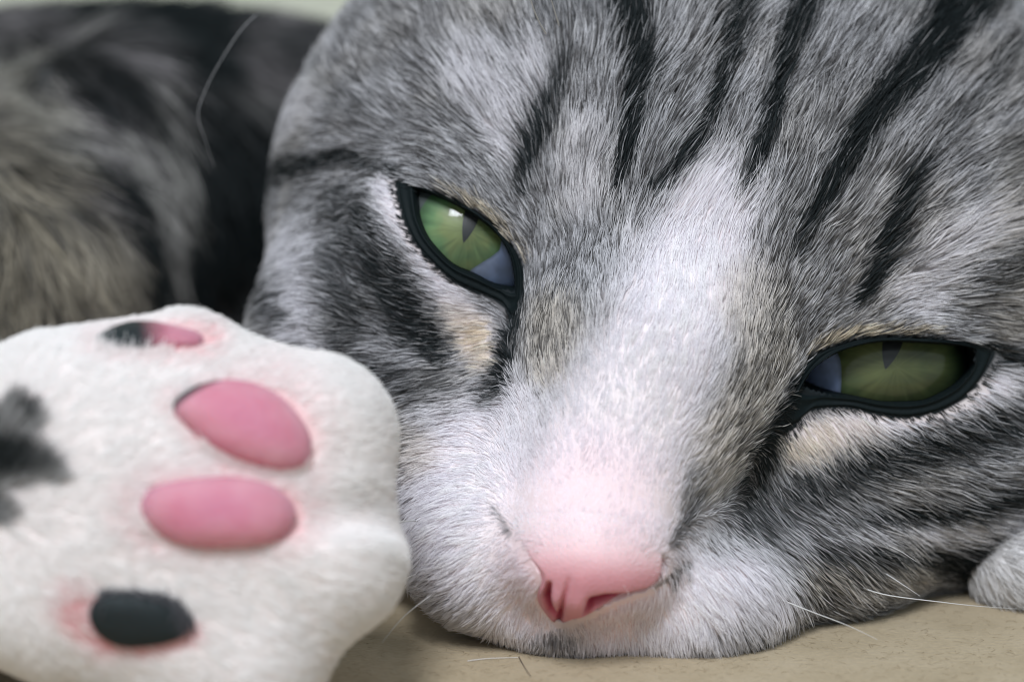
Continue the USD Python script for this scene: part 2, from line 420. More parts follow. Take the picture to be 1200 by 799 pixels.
DIRS = np.array([  # x, y, growth direction (dx, dy) in the picture
    (690, 640, 0, -1), (700, 560, .05, -1), (740, 450, .15, -1), (820, 300, .3, -1), (790, 380, .2, -1), (800, 200, .55, -.85), (700, 200, .2, -1), (680, 120, .1, -1),
    (740, 60, .15, -1), (780, 100, .5, -.85), (870, 60, .45, -.9), (900, 180, .45, -.9), (640, 30, -.3, -1), (600, 130, -.5, -.85), (560, 60, -.55, -.85), (560, 180, -.75, -.65),
    (450, 100, -.75, -.65), (400, 60, -.75, -.65), (330, 130, -1, -.1), (400, 180, -1, -.12), (480, 180, -.9, -.4), (620, 250, -.45, -.9), (650, 330, -.1, -1), (640, 420, -.1, -1),
    (310, 250, -1, .0), (350, 300, -1, -.1), (420, 330, -.92, -.35), (400, 420, -1, .1), (470, 470, -.9, .35), (465, 250, -.9, -.4), (500, 330, -.9, -.35), (550, 390, -.95, .05),
    (480, 540, -1, .12), (540, 600, -1, .15), (520, 660, -.9, .4), (560, 700, -.6, .75), (610, 735, -.2, 1), (600, 560, -.6, -.7), (620, 595, -.15, -1), (770, 615, .1, -1), (765, 560, .1, -1), (610, 510, -.45, -.8), (570, 470, -.9, .1), (600, 640, -.8, .4),
    (1000, 100, .5, -.85), (1060, 150, .6, -.75), (960, 200, .5, -.85), (1040, 270, .65, -.75), (1150, 150, .8, -.55), (1100, 250, .9, -.45), (1150, 330, 1, -.08), (1180, 390, 1, .15),
    (1000, 350, .7, -.6), (930, 330, .4, -.9), (880, 400, .35, -.9), (850, 480, .4, -.85), (830, 560, .5, -.5), (1060, 385, 1, -.2), (1150, 50, .7, -.7), (1180, 250, .95, -.3),
    (950, 520, .5, .7), (1000, 500, .65, .6), (1080, 495, .75, .45), (1150, 460, .85, .4), (900, 560, .45, .85), (960, 600, .75, .6), (1050, 560, .9, .35), (1150, 550, 1, .1), (1100, 630, .9, .35),
    (880, 640, .5, .8), (940, 680, .7, .7), (850, 700, .4, .9), (780, 740, .2, 1), (700, 745, .05, 1), (820, 640, .6, .7), (740, 720, .2, 1), (800, 690, .45, .9), (1180, 650, .85, .5), (1040, 670, .85, .5),
], float)
DIRS[:, 2:] /= np.linalg.norm(DIRS[:, 2:], axis=1, keepdims=True)
LENGTHS = [(690, 660, .8), (690, 610, 1.0), (625, 600, 1.0), (765, 610, 1.2), (720, 500, 1.7), (770, 400, 2.5), (815, 300, 3.3), (840, 225, 4.6), (750, 150, 5.5), (750, 0, 6.5), (1000, 150, 6.5), (1150, 100, 7), (1150, 300, 7),
           (550, 120, 5.5), (400, 120, 4.5), (300, 200, 4), (330, 320, 3.6), (420, 330, 3.6), (500, 330, 2.6), (550, 390, 2.6), (480, 450, 3.6), (540, 620, 3.4), (510, 680, 3.6), (560, 700, 3.2), (620, 745, 2.0), (600, 540, 2.2), (598, 630, 1.3), (615, 700, 2.2),
           (655, 738, 2.4), (700, 728, 2.4), (740, 712, 2.4), (640, 350, 2.8), (1000, 390, 2.6), (1060, 390, 2.6), (930, 400, 2.8), (860, 480, 2.8), (830, 590, 2.2), (960, 520, 3.0), (1060, 500, 3.2), (1050, 570, 5.5), (1150, 560, 6.5), (900, 620, 4.2), (1000, 670, 5.5),
           (850, 700, 4), (760, 745, 3.2), (560, 215, 2.6), (470, 230, 2.6)]

NOSE = [(597, 622), (615, 652), (635, 680), (630, 698), (640, 718), (655, 731), (680, 725), (702, 716), (734, 701), (764, 691), (783, 672), (787, 640), (760, 612), (700, 600), (640, 598), (606, 604)]
NOSE_POLY = Polygon(resample(NOSE, 120, True))

# ---- the raised hind paw, its sole to the camera
PAW_C = P(110, 590, 31)
TOES = [(P(90, 500, 31), P(212, 436, 29), 9.8, 6.4), (P(130, 540, 33), P(368, 512, 30), 10.3, 8.4), (P(130, 620, 35), P(378, 655, 34), 10.3, 8.4), (P(110, 690, 35), P(283, 768, 35), 10.3, 8.7)]


def paw_sdf(p):
    d = ell(p, P(70, 590, 31), np.array([21.0, 16.0, 10.3]))
    d = smin(d, cap(p, P(60, 610, 26), np.array([-92.0, -20.0, 5.0]), 14, 15), 6)
    d = smin(d, ell(p, P(258, 565, 28), np.array([15.5, 14.0, 7.2])), 5)
    for a, b, ra, rb in TOES:
        d = smin(d, cap(p, a, b, ra, rb), 5.5)
    cleft = cap(p, P(352, 597, 43.5), P(486, 603, 34), 1.8, 1.7)
    return -smin(-d, cleft, 3.0)


def oval(c, r, turn, n=72, sq=2.3):
    a = np.arange(n) * 2 * np.pi / n
    q = np.stack([np.sign(np.cos(a)) * np.abs(np.cos(a)) ** (2 / sq) * r[0], np.sign(np.sin(a)) * np.abs(np.sin(a)) ** (2 / sq) * r[1]], 1)
    t = math.radians(turn)
    return q @ np.array([[math.cos(t), math.sin(t)], [-math.sin(t), math.cos(t)]]) + c


PADS = dict(  # outlines in the photograph's points
    a=[(106, 402), (128, 389), (158, 381), (186, 382), (216, 388), (243, 398), (236, 407), (204, 408), (170, 412), (130, 411)],
    b=[(196, 478), (222, 459), (260, 450), (310, 459), (348, 486), (366, 520), (360, 546), (330, 553), (288, 543), (250, 528), (222, 503)],
    c=[(159, 596), (174, 573), (215, 563), (270, 560), (316, 570), (344, 592), (346, 616), (320, 635), (270, 641), (220, 640), (184, 624)],
    d=[(102, 722), (112, 701), (135, 694), (165, 697), (192, 703), (216, 724), (217, 743), (196, 753), (150, 757), (120, 746)])
def rounded(c, n=90, w=4):
    c = resample(c, n, True)
    c = sum(np.roll(c, i, 0) for i in range(-w, w + 1)) / (2 * w + 1)
    return c.mean(0) + (c - c.mean(0)) * 1.05


PAD_C = {k: rounded(x) for k, x in PADS.items()}
PAD_POLY = {k: Polygon(x) for k, x in PAD_C.items()}
PAW_BLACK = [[(14, 478, 11, .7), (30, 488, 13, .95), (42, 500, 8, .6)], [(-30, 540, 34, 1), (20, 542, 26, .95), (48, 548, 16, .8), (66, 562, 8, .5)], [(-20, 590, 24, .8), (8, 600, 12, .5)], [(-10, 500, 16, .7), (20, 512, 14, .6)]]
PAW_PINK = [[(110, 400, 20, .5), (240, 398, 26, .9)], [(200, 470, 18, .5), (290, 500, 84, .8)], [(180, 600, 46, .8), (330, 600, 46, .8)], [(85, 710, 28, 1.2), (120, 745, 26, 1.2), (170, 755, 16, 1.1), (226, 742, 14, 1)], [(365, 560, 20, .5)]]


def paw_paint(px):
    black = np.zeros(len(px)); pink = np.zeros(len(px))
    for s in PAW_BLACK:
        np.maximum(black, stroke(px, s), out=black)
    for s in PAW_PINK:
        np.maximum(pink, stroke(px, s), out=pink)
    return black, pink


# ---- flank, haunch and far foreleg behind
def flank_sdf(p):
    d = ell(p, np.array([-62.0, 2.0, -120.0]), np.array([82.0, 51.2, 44.0]))
    d = smin(d, ell(p, P(-10, 310, -72), np.array([26.0, 21.0, 24.0])), 8)
    d = smin(d, ell(p, P(130, 240, -84), np.array([20.0, 24.0, 18.0])), 10)
    d = smin(d, cap(p, np.array([-75.0, -14.0, -60.0]), np.array([-104.0, -20.0, 4.0]), 16, 13), 10)
    return d


FAR_C = P(1170, 640, -16)


def far_leg_sdf(p):
    return smin(cap(p, np.array([45.0, -15.0, -52.0]), P(1190, 650, -14), 8.0, 6.2), ell(p, P(1240, 668, -10), np.array([9.0, 5.6, 7.5])), 5)


FLANK_DARK = [
    [(-20, -10, 26, .7), (70, 5, 26, .9), (150, 20, 30, .9), (215, 40, 34, 1), (240, 90, 30, 1)], [(50, 60, 10, .6), (85, 85, 12, .8), (120, 130, 14, .8), (150, 150, 10, .6)],
    [(110, 70, 14, .8), (150, 110, 18, .9), (180, 160, 14, .8), (220, 190, 10, .6)], [(90, 205, 10, .7), (130, 215, 16, 1), (155, 260, 16, 1), (172, 320, 16, .9), (185, 370, 16, .9)],
    [(260, 40, 26, 1), (235, 100, 20, .9), (250, 200, 26, 1), (235, 260, 24, 1), (225, 360, 30, 1)], [(10, 60, 10, .4), (40, 110, 10, .3)], [(285, 180, 50, .9), (290, 260, 50, .95), (280, 350, 50, .9)], [(20, 200, 14, .35), (60, 215, 12, .5)],
    [(340, 60, 30, .7), (420, 20, 20, .7)],
]
FLANK_LIGHT = [[(190, 115, 14, .5), (205, 200, 18, .7), (208, 290, 16, .6)], [(150, 180, 20, .55), (175, 240, 14, .55), (190, 320, 12, .5)], [(20, 90, 30, .7), (40, 150, 40, .7), (80, 190, 26, .6)], [(100, 40, 20, .3)], [(0, 300, 100, .6), (110, 320, 50, .5)], [(285, 130, 26, .25)]]
FLANK_TAN = [[(0, 190, 40, .6), (40, 240, 50, .8), (20, 320, 90, .9), (110, 330, 50, .7)], [(30, 130, 50, .3)]]


def flank_paint(px):
    acc = [np.zeros(len(px)) for _ in range(3)]
    for table, a in zip((FLANK_DARK, FLANK_LIGHT, FLANK_TAN), acc):
        for s in table:
            np.maximum(a, stroke(px, s), out=a)
    return acc


FLANK_DIRS = np.array([(100, 10, .6, .6), (100, 120, .55, .85), (200, 200, .3, .95), (200, 320, .0, 1), (50, 200, .7, .6), (20, 280, .0, 1), (100, 330, .25, 1), (20, 60, .4, .9), (300, 100, .5, .6), (300, 300, .9, .1), (1200, 680, .9, .3)], float)

# ------------------------------------------------------------------ build the body as one mesh
hv, hf = star(head_sdf, h(0, -6, -24), 7)
hpx = to_px(hv)
hv0 = hv.copy()
front = hv[:, 2] > -30
for k, c in EYES.items():       # the sockets: where the lids are open the skin lies just behind the eyeball
    ins = inside(OPEN_POLY[k].buffer(5.0), hpx) & front
    hv[ins] = on_sphere(hpx[ins], c, EYE_R - 1.2)
ins = (inside(NOSE_POLY.buffer(-5), hpx) & (hpx[:, 1] > 655) | inside(NOSE_POLY.buffer(-20), hpx)) & (hv[:, 2] > 5)      # room behind the nostrils
hv[ins] -= grad(head_sdf, hv[ins]) * 4.0
pv, pf = star(paw_sdf, PAW_C, 6, 160.0)
fv, ff = star(flank_sdf, np.array([-58.0, 0.0, -100.0]), 6, 160.0)


lv, lf = star(far_leg_sdf, FAR_C, 5, 90.0)


def solid(v, f):
    return manifold3d.Manifold(manifold3d.Mesh(vert_properties=np.ascontiguousarray(v, np.float32), tri_verts=np.ascontiguousarray(f, np.uint32)))


whole = solid(hv, hf) + solid(pv, pf) + solid(fv, ff) + solid(lv, lf)
wm = whole.to_mesh()
bv, bf = np.array(wm.vert_properties[:, :3], float), np.array(wm.tri_verts)
bpx = to_px(bv)
sd = np.stack([head_sdf(bv), paw_sdf(bv), flank_sdf(bv), far_leg_sdf(bv)], 1)
which = np.abs(sd).argmin(1)
dk, wh, tn, pk = face_paint(bpx)
col = np.array([.16, .155, .16]) + (np.array([.80, .72, .73]) - np.array([.16, .155, .16])) * wh[:, None]
col = col + (np.array([.84, .60, .63]) - col) * (pk * wh)[:, None]
col = col + (C_DARK - col) * dk[:, None]
for k in EYES:
    col[inside(SKINRIM[k].buffer(1).union(OPEN_POLY[k].buffer(6)), bpx) & (bv[:, 2] > -30)] = (.008, .012, .014)
bl, pp = paw_paint(bpx)
pc = np.array([.86, .77, .75]) + (np.array([.66, .27, .29]) - np.array([.86, .77, .75])) * pp[:, None] * 0.75
pc = pc + (C_DARK - pc) * bl[:, None]
fd, fl, ft = flank_paint(bpx)
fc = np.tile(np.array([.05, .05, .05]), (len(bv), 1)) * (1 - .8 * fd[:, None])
fc = np.where(which[:, None] == 3, np.array([.7, .68, .68]), fc)
col = np.where(which[:, None] == 1, pc, np.where(which[:, None] >= 2, fc, col))
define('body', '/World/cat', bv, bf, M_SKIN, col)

# ------------------------------------------------------------------ fur
FURS = True


def roots(v, f, n, weight):
    """n random points on the mesh, denser where weight(centres, normals) is larger."""
    tri = v[f]
    nrm = np.cross(tri[:, 1] - tri[:, 0], tri[:, 2] - tri[:, 0]); a = np.linalg.norm(nrm, axis=1); nrm /= np.maximum(a, 1e-12)[:, None]
    w = a * weight(tri.mean(1), nrm)
    i = rng.choice(len(f), n, p=w / w.sum())
    b = rng.random((n, 2)); m = b.sum(1) > 1; b[m] = 1 - b[m]
    t = tri[i]
    return t[:, 0] + b[:, :1] * (t[:, 1] - t[:, 0]) + b[:, 1:] * (t[:, 2] - t[:, 0])


def grow(p, n, t, L, a0, a1, keys=5, bend=None, clump=None, clump_size=14, clump_amount=0.45, sink=0.25):
    """Hairs from roots p along tangents t, lifted by a0 at the root and a1 at the tip (radians)."""
    N = len(p)
    s = np.linspace(0, 1, keys)
    pts = np.empty((N, keys, 3)); pts[:, 0] = p - n * sink
    side = np.cross(n, t)
    bend = np.zeros(N) if bend is None else bend
    for k in range(1, keys):
        a = a0 + (a1 - a0) * s[k]
        d = np.cos(a)[:, None] * t + np.sin(a)[:, None] * n + (bend * s[k])[:, None] * side
        pts[:, k] = pts[:, k - 1] + d * (L / (keys - 1))[:, None]
    if clump:
        c = rng.choice(N, N // clump_size, replace=False)
        near = cKDTree(p[c]).query(p)[1]
        off = pts[c][near] - pts
        amt = clump_amount * rng.uniform(.4, 1, N)
        pts += off * (amt[:, None] * (s[None] ** 1.6))[..., None]
        return pts, near
    return pts, np.zeros(N, int)


def visible_weight(c, n, edge=120, low=0.12):
    px = to_px(c)
    view = np.array([0, 0, 300.0]) - c; view /= np.linalg.norm(view, axis=1, keepdims=True)
    f = (n * view).sum(1)
    w = np.where(f > -0.25, 1.0, low)
    out = (px[:, 0] < -edge) | (px[:, 0] > 1200 + edge) | (px[:, 1] < -edge) | (px[:, 1] > 799 + edge)
    return np.where(out, low, w)


def tangent(px, n, table, power=3.5):
    d = idw(px, table, power, 25.0)
    d3 = np.stack([d[:, 0], -d[:, 1], np.zeros(len(px))], 1)
    d3 += 1e-3
    t = d3 - (d3 * n).sum(1, keepdims=True) * n
    return t / np.maximum(np.linalg.norm(t, axis=1, keepdims=True), 1e-6)


def turn(t, n, ang):
    return t * np.cos(ang)[:, None] + np.cross(n, t) * np.sin(ang)[:, None]


TAPER = np.array([0.85, 1.0, 0.92, 0.7, 0.22])


def head_fur(N):
    p = roots(hv0, hf, N, lambda c, n: visible_weight(c, n) * np.clip(4.2 / idw(to_px(c), LENGTHS, 3.5, 15.0)[:, 0], .9, 4.5))
    px = to_px(p)
    ok = head_sdf(p) > -0.9
    for k in EYES:
        ok &= ~(inside(SKINRIM[k].buffer(-7).union(OPEN_POLY[k].buffer(2)), px) & (p[:, 2] > -30))
    # bare nose leather: short down that thins out towards its lower edge
    nose = inside(NOSE_POLY, px) & (p[:, 2] > 5)
    keep = np.clip((np.interp(px[:, 0], [600, 660, 720, 780], [650, 676, 684, 680]) - px[:, 1]) / 66, 0, 1) ** 1.2
    ok &= ~nose | (rng.random(N) < keep)
    p = p[ok]; px = px[ok]; nose = nose[ok]; N = len(p)
    n = grad(head_sdf, p)
    p = p + n * (nose * .06)[:, None]
    t = tangent(px, n, DIRS)
    wob = (meshkit.fbm(p / 3.2, 3, 5) - .5) * 1.0 + rng.normal(0, .12, N)
    t = turn(t, n, wob)
    L = idw(px, LENGTHS, 3.5, 15.0)[:, 0] * rng.uniform(.65, 1.15, N)
    edge = np.zeros(N, bool)
    for k in EYES:
        edge |= inside(SKINRIM[k].buffer(1.5), px) & (p[:, 2] > -30)
    L = np.where(edge, rng.uniform(.8, 1.8, N), L)
    cpx = to_px(p + t * (L * .55)[:, None])
    along = to_px(p + t) - px; along /= np.linalg.norm(along, axis=1, keepdims=True)
    dk, wh, tn, pk = face_paint(cpx + rng.normal(0, 2.5, (N, 2)) + along * (rng.normal(0, 1.0, N) * L * 2.0)[:, None])
    dk = dk * np.where(rng.random(N) < .07, .35, 1)
    dk = np.where(edge, 1.0, dk)
    wh = wh ** .48 * ~edge
    a0 = rng.uniform(.45, .75, N); a1 = rng.uniform(-.05, .2, N)
    pts, cl = grow(p, n, t, L, a0, a1, bend=rng.normal(0, .12, N), clump=True, clump_size=16)
    # colour: silver hairs are banded, dark at the root, some with dark tips; marks are dark all along
    tone = 1 + rng.normal(0, .16, N) + (rng.random(cl.max() + 1)[cl] - .5) * .5
    tick = rng.random(N)
    base = np.repeat(C_SILVER[None], N, 0) * tone[:, None]
    base = base + (C_WHITE * np.clip(tone, .97, 1.03)[:, None] - base) * wh[:, None]
    tn = np.maximum(tn, .13 * sstep(meshkit.fbm(p / 8.0, 3, 21), .5, .72) * (1 - wh))
    base = base + (C_TAN * tone[:, None] - base) * (tn * (1 - dk))[:, None]
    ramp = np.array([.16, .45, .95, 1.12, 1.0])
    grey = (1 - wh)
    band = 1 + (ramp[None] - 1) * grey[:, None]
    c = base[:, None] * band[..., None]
    patch = meshkit.fbm(p / 3.6, 3, 11)
    clt = rng.random(cl.max() + 1)[cl]
    isdark = (.72 * tick + .28 * clt) < (.37 + .45 * (patch - .5)) * grey
    c[isdark] = c[isdark] * .25 + C_TICK * .75
    dmix = np.clip(dk * 1.4 + rng.normal(0, .22, N) * (dk > .08), 0, 1)
    dmix = np.where(dk < .25, dmix * .8, dmix)
    c = c + (C_DARK * rng.uniform(.6, 1.6, N)[:, None] - c.transpose(1, 0, 2)).transpose(1, 0, 2) * dmix[:, None, None]
    c = c + (np.array([.95, .83, .86]) - c) * (pk * .7 * (1 - dk))[:, None, None]
    w = np.full(N, .094) * rng.uniform(.7, 1.25, N) * np.where(L < 2.2, .75, 1)
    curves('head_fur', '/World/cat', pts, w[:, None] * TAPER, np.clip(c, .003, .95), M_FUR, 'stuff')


def paw_fur(N):
    p = roots(pv, pf, N, visible_weight)
    px = to_px(p)
    ok = paw_sdf(p) > -0.5
    for k in PADS:
        ok &= ~(inside(PAD_POLY[k].buffer(-3), px) & (p[:, 2] > 24) & ~inside(Polygon([(225, 525), (262, 532), (300, 532), (340, 548), (300, 580), (200, 560)]), px) & ~inside(Polygon([(150, 680), (240, 700), (225, 722), (190, 706), (140, 702)]), px))
    bare = Polygon(oval((142, 726), (84, 36), 6)).union(Polygon(oval((185, 398), (72, 20), -6)))
    ok &= ~(inside(bare, px) & (rng.random(N) < .75))
    p, px = p[ok], px[ok]
    fringe = [([(240, 528), (268, 541), (300, 550), (330, 556), (352, 552)], (.15, -1), 1900, 3.2), ([(118, 692), (160, 692), (200, 700), (220, 722)], (-.1, 1), 700, 3.0), ([(112, 413), (150, 415), (200, 412)], (.1, -1), 500, 2.6),
              ([(180, 634), (240, 645), (320, 641)], (.1, -1), 250, 1.8), ([(160, 575), (155, 600), (165, 620)], (1, .1), 200, 2.4), ([(216, 470), (200, 485)], (1, .0), 100, 2.0)]
    fpx, fdir, flen = [], [], []
    for line, d_, m_, l_ in fringe:
        l2 = resample(line, 60)
        fpx.append(l2[rng.integers(0, 60, m_)] + rng.normal(0, 3.5, (m_, 2))); fdir.append(np.tile(d_, (m_, 1))); flen.append(np.full(m_, l_))
    fpx, fdir, flen = np.vstack(fpx), np.vstack(fdir), np.concatenate(flen)
    nf = len(fpx)
    p = np.vstack([p, hit(paw_sdf, fpx)]); px = np.vstack([px, fpx]); N = len(p)
    n = grad(paw_sdf, p)
    away = p - PAW_C - np.array([-12.0, 0, 0]); away[:, 2] *= .2
    t = away - (away * n).sum(1, keepdims=True) * n
    t /= np.maximum(np.linalg.norm(t, axis=1, keepdims=True), 1e-6)
    td = np.stack([fdir[:, 0], -fdir[:, 1], np.zeros(nf)], 1); td -= (td * n[-nf:]).sum(1, keepdims=True) * n[-nf:]
    t[-nf:] = td / np.linalg.norm(td, axis=1, keepdims=True)
    t = turn(t, n, (meshkit.fbm(p / 5.0, 3, 9) - .5) * .5 + rng.normal(0, .16, N))
    L = rng.uniform(1.3, 2.3, N)
    L[-nf:] = flen * rng.uniform(.5, 1.1, nf)
    cpx = to_px(p + t * (L * .4)[:, None])
    bl, pk = paw_paint(cpx)
    L = np.where(bl > .4, L * 1.6, L)
    lift0 = rng.uniform(.4, .75, N); lift1 = rng.uniform(-.05, .25, N)
    lift0[-nf:] += .75; lift1[-nf:] -= .25
    pts, cl = grow(p, n, t, L, lift0, lift1, bend=rng.normal(0, .15, N), clump=True, clump_size=8, clump_amount=.1)
    tone = 1 + rng.normal(0, .02, N)
    c = np.repeat((np.array([.95, .925, .915]) * tone[:, None])[:, None], 5, 1)
    c = c + (np.array([.88, .66, .66]) - c) * (pk * .35)[:, None, None] * np.array([1, .9, .7, .5, .4])[None, :, None]
    over_black = np.zeros(N, bool); over_black[-nf:] = (fpx[:, 1] > 680) & (fpx[:, 0] < 230)
    c[over_black] = c[over_black] * .0 + np.array([.10, .10, .11])
    c = c + (C_DARK * 1.4 - c) * bl[:, None, None]
    w = .095 * rng.uniform(.7, 1.25, N)
    w[-nf:] *= 1.25
    curves('paw_fur', '/World/cat', pts, w[:, None] * TAPER, np.clip(c, .003, .95), M_FUR, 'stuff')


def flank_fur(N):
    p = roots(fv, ff, N, lambda c, n: visible_weight(c, n, 150, .1))
    px = to_px(p)
    ok = (head_sdf(p) > 0) & (paw_sdf(p) > 0)
    p, px = p[ok], px[ok]; N = len(p)
    n = grad(flank_sdf, p)
    t = tangent(px, n, FLANK_DIRS)
    t = turn(t, n, (meshkit.fbm(p / 9.0, 3, 3) - .5) * 1.2 + rng.normal(0, .18, N))
    L = rng.uniform(9, 15, N)
    cpx = to_px(p + t * (L * .5)[:, None])
    dk, lt, tn = flank_paint(cpx)
    pts, cl = grow(p, n, t, L, rng.uniform(.35, .6, N), rng.uniform(-.1, .15, N), bend=rng.normal(0, .2, N), clump=True, clump_size=14, clump_amount=.6)
    tone = 1 + rng.normal(0, .2, N) + (rng.random(cl.max() + 1)[cl] - .5) * .8
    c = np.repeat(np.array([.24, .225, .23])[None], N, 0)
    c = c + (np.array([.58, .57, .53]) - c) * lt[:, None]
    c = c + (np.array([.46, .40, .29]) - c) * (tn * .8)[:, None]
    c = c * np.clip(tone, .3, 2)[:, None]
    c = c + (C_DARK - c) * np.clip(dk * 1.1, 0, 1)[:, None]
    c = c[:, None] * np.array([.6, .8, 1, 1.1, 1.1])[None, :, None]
    w = .15 * rng.uniform(.7, 1.3, N)
    curves('flank_fur', '/World/cat', pts, w[:, None] * TAPER, np.clip(c, .003, .95), M_FUR, 'stuff')


def far_leg_fur(N):
    p = roots(lv, lf, N, lambda c, n: visible_weight(c, n, 250, .1))
    ok = (head_sdf(p) > 0) & (flank_sdf(p) > 0)
    p = p[ok]; N = len(p)
    n = grad(far_leg_sdf, p)
    t = tangent(to_px(p), n, np.array([(1150, 650, .9, .35), (1240, 640, .8, .6), (1240, 700, .6, .8)], float))
    t = turn(t, n, (meshkit.fbm(p / 5.0, 3, 13) - .5) * 1.0 + rng.normal(0, .2, N))
    pts, cl = grow(p, n, t, rng.uniform(2.2, 4.0, N), rng.uniform(.4, .7, N), rng.uniform(-.1, .2, N), bend=rng.normal(0, .2, N), clump=True, clump_size=10, clump_amount=.3)
    c = np.repeat((np.array([.76, .75, .75]) * (1 + rng.normal(0, .05, N))[:, None])[:, None], 5, 1)
    curves('foreleg_fur', '/World/cat', pts, (.11 * rng.uniform(.7, 1.25, N))[:, None] * TAPER, np.clip(c, .003, .95), M_FUR, 'stuff')


if FURS:
    head_fur(225000)
    paw_fur(90000)
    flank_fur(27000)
    far_leg_fur(14000)

# ------------------------------------------------------------------ eyes
IRIS = dict(left=dict(c=(549, 270), r=62, pupil=((553, 251), (563.5, 217), (543, 285), 9.0)), right=dict(c=(1050, 430), r=88, pupil=((1046, 397), (1057, 358), (1037.5, 433), 12.0)))
THIRD = dict(left=[(587.5, 280), (586, 291), (577, 300), (563, 309), (550, 319), (585, 340), (606, 340), (606, 318), (598, 292)],
             right=[(978, 408), (985, 425), (986, 440), (984, 464), (955, 456), (936, 446), (948, 424)])
for k, lab in (('left', "eye on the left, lit bright green"), ('right', "eye on the right, darker olive green")):
    c = EYES[k]
    s = trimesh.creation.icosphere(5, radius=EYE_R)
    eye = define('eye', '/World/cat', np.array(s.vertices) + c, np.array(s.faces), M_EYE, data=dict(label=lab))
    # iris: a cap with radial fibres
    I = IRIS[k]
    axis = on_sphere(np.array([I['c']], float), c, EYE_R)[0] - c; axis /= np.linalg.norm(axis)
    e1 = np.cross([0, 1, 0], axis); e1 /= np.linalg.norm(e1); e2 = np.cross(axis, e1)
    th, rr = np.meshgrid(np.arange(220) * 2 * np.pi / 220, np.linspace(0, 1, 40), indexing='ij')
    amax = math.asin(min(I['r'] / 10 / EYE_R, .95))
    ang = rr * amax
    dirv = np.cos(ang)[..., None] * axis + np.sin(ang)[..., None] * (np.cos(th)[..., None] * e1 + np.sin(th)[..., None] * e2)
    iv = (c + dirv * (EYE_R + .05)).reshape(-1, 3)
    fib = meshkit.fbm(np.stack([np.cos(th) * 9, np.sin(th) * 9, rr * 2.2], -1), 4, 3)
    blot = meshkit.fbm(np.stack([np.cos(th) * rr * 3, np.sin(th) * rr * 3, rr * 0 + 5], -1), 3, 8)
    g, o, b_ = (np.array([.125, .25, .11]), np.array([.20, .17, .06]), np.array([.09, .20, .08])) if k == 'left' else (np.array([.105, .15, .06]), np.array([.13, .13, .045]), np.array([.07, .13, .06]))
    w1 = np.clip(1.5 - rr * 2.0 + (blot - .5) * 1.6, 0, 1) * .55
    ic = g + (o - g) * w1[..., None]
    edge = sstep(rr, .62, .98)
    ic = ic + (b_ * .5 - ic) * edge[..., None]
    ic = ic * (.52 + .68 * fib)[..., None] * (.6 + .8 * blot)[..., None]
    ifc = grid_faces(220, 40, True)
    define('iris', eye, iv, facing(iv, ifc), M_TONE_WET, ic.reshape(-1, 3))
    pc_, p0, p1, hw = I['pupil']
    p0, p1 = np.array(p0), np.array(p1)
    tt = np.linspace(0, 1, 25); ax = (p1 - p0) / np.linalg.norm(p1 - p0); nx = np.array([-ax[1], ax[0]])
    wv = hw * np.sin(np.pi * tt) ** .85
    mid = p0 + tt[:, None] * (p1 - p0)
    lens = np.vstack([mid + nx * wv[:, None], (mid - nx * wv[:, None])[::-1][1:-1]])
    q, t_, f_ = disc(lens, 6)
    pvv = on_sphere(q, c, EYE_R + .09)
    define('pupil', eye, pvv, facing(pvv, f_), M_PUPIL)
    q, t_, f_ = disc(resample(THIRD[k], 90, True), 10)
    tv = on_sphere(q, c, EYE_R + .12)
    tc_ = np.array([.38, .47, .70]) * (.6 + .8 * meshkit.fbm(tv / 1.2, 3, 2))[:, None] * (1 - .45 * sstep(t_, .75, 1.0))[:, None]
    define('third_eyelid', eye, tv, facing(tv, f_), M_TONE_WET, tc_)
    # cornea: a clear wet shell
    q, t_, f_ = disc(np.array(OPEN_POLY[k].buffer(5).exterior.coords)[:-1], 24)
    cv = on_sphere(q, c, EYE_R + .3)
    define('cornea', eye, cv, facing(cv, f_), M_CORNEA)
    # black rim of the lids, from the eyeball's surface out over the skin
    M = 11
    tr = np.linspace(0, 1, M)
    inn = np.array(OPEN_C[k]); out = np.array(RIM_C[k])
    q = inn[:, None] + (out - inn)[:, None] * tr[None, :, None]
    flat = q.reshape(-1, 2)
    surf = hit(lambda p: head_sdf(p), flat).reshape(len(inn), M, 3)
    ball = on_sphere(flat, c, EYE_R + .05).reshape(len(inn), M, 3)
    w_ = sstep(tr, 0, .3)[None, :, None]
    rv = ball + (surf - ball) * w_
    nn = grad(head_sdf, surf.reshape(-1, 3)).reshape(rv.shape)
    wid = np.linalg.norm(out - inn, axis=1) / 10
    prof = np.array([0, .25, .5, .6, .5, .35, .3, .3, .22, .1, -.15])
    crease = .12 * np.sin(tr * 9)
    rv = rv + nn * (np.clip(wid, .4, 1.1)[:, None] * (.42 * prof + crease * (tr > .1) * (tr < .95))[None])[..., None]
    lid = np.sin(np.pi * np.clip(np.arange(len(inn)) / (NR - 1), 0, 1)) ** .5 * (np.arange(len(inn)) < NR - 1)      # the upper lid stands proud of the eyeball and shades it
    rv = rv + nn * (lid[:, None] * (.85 * np.exp(-(tr / .45) ** 2))[None])[..., None]
    back = rv[:, :1] - nn[:, :1] * 1.9            # the lid's thickness, tucked against the eyeball
    rv = np.concatenate([back, rv, rv[:, -1:] - nn[:, -1:] * .8], 1)
    ff_ = grid_faces(len(inn), M + 2, True)
    rv = rv.reshape(-1, 3)
    define('eyelid_rim', eye, rv, facing(rv, ff_), M_RIM)

# ------------------------------------------------------------------ nose
q, t_, f_ = disc(resample(NOSE, 260, True), 90)
nv = hit(head_sdf, q)
nn = grad(head_sdf, nv)


def groove(pts):
    d, e = seg_dist(q, pts)
    return e[:, 1] * np.exp(-(d / e[:, 0]) ** 2)


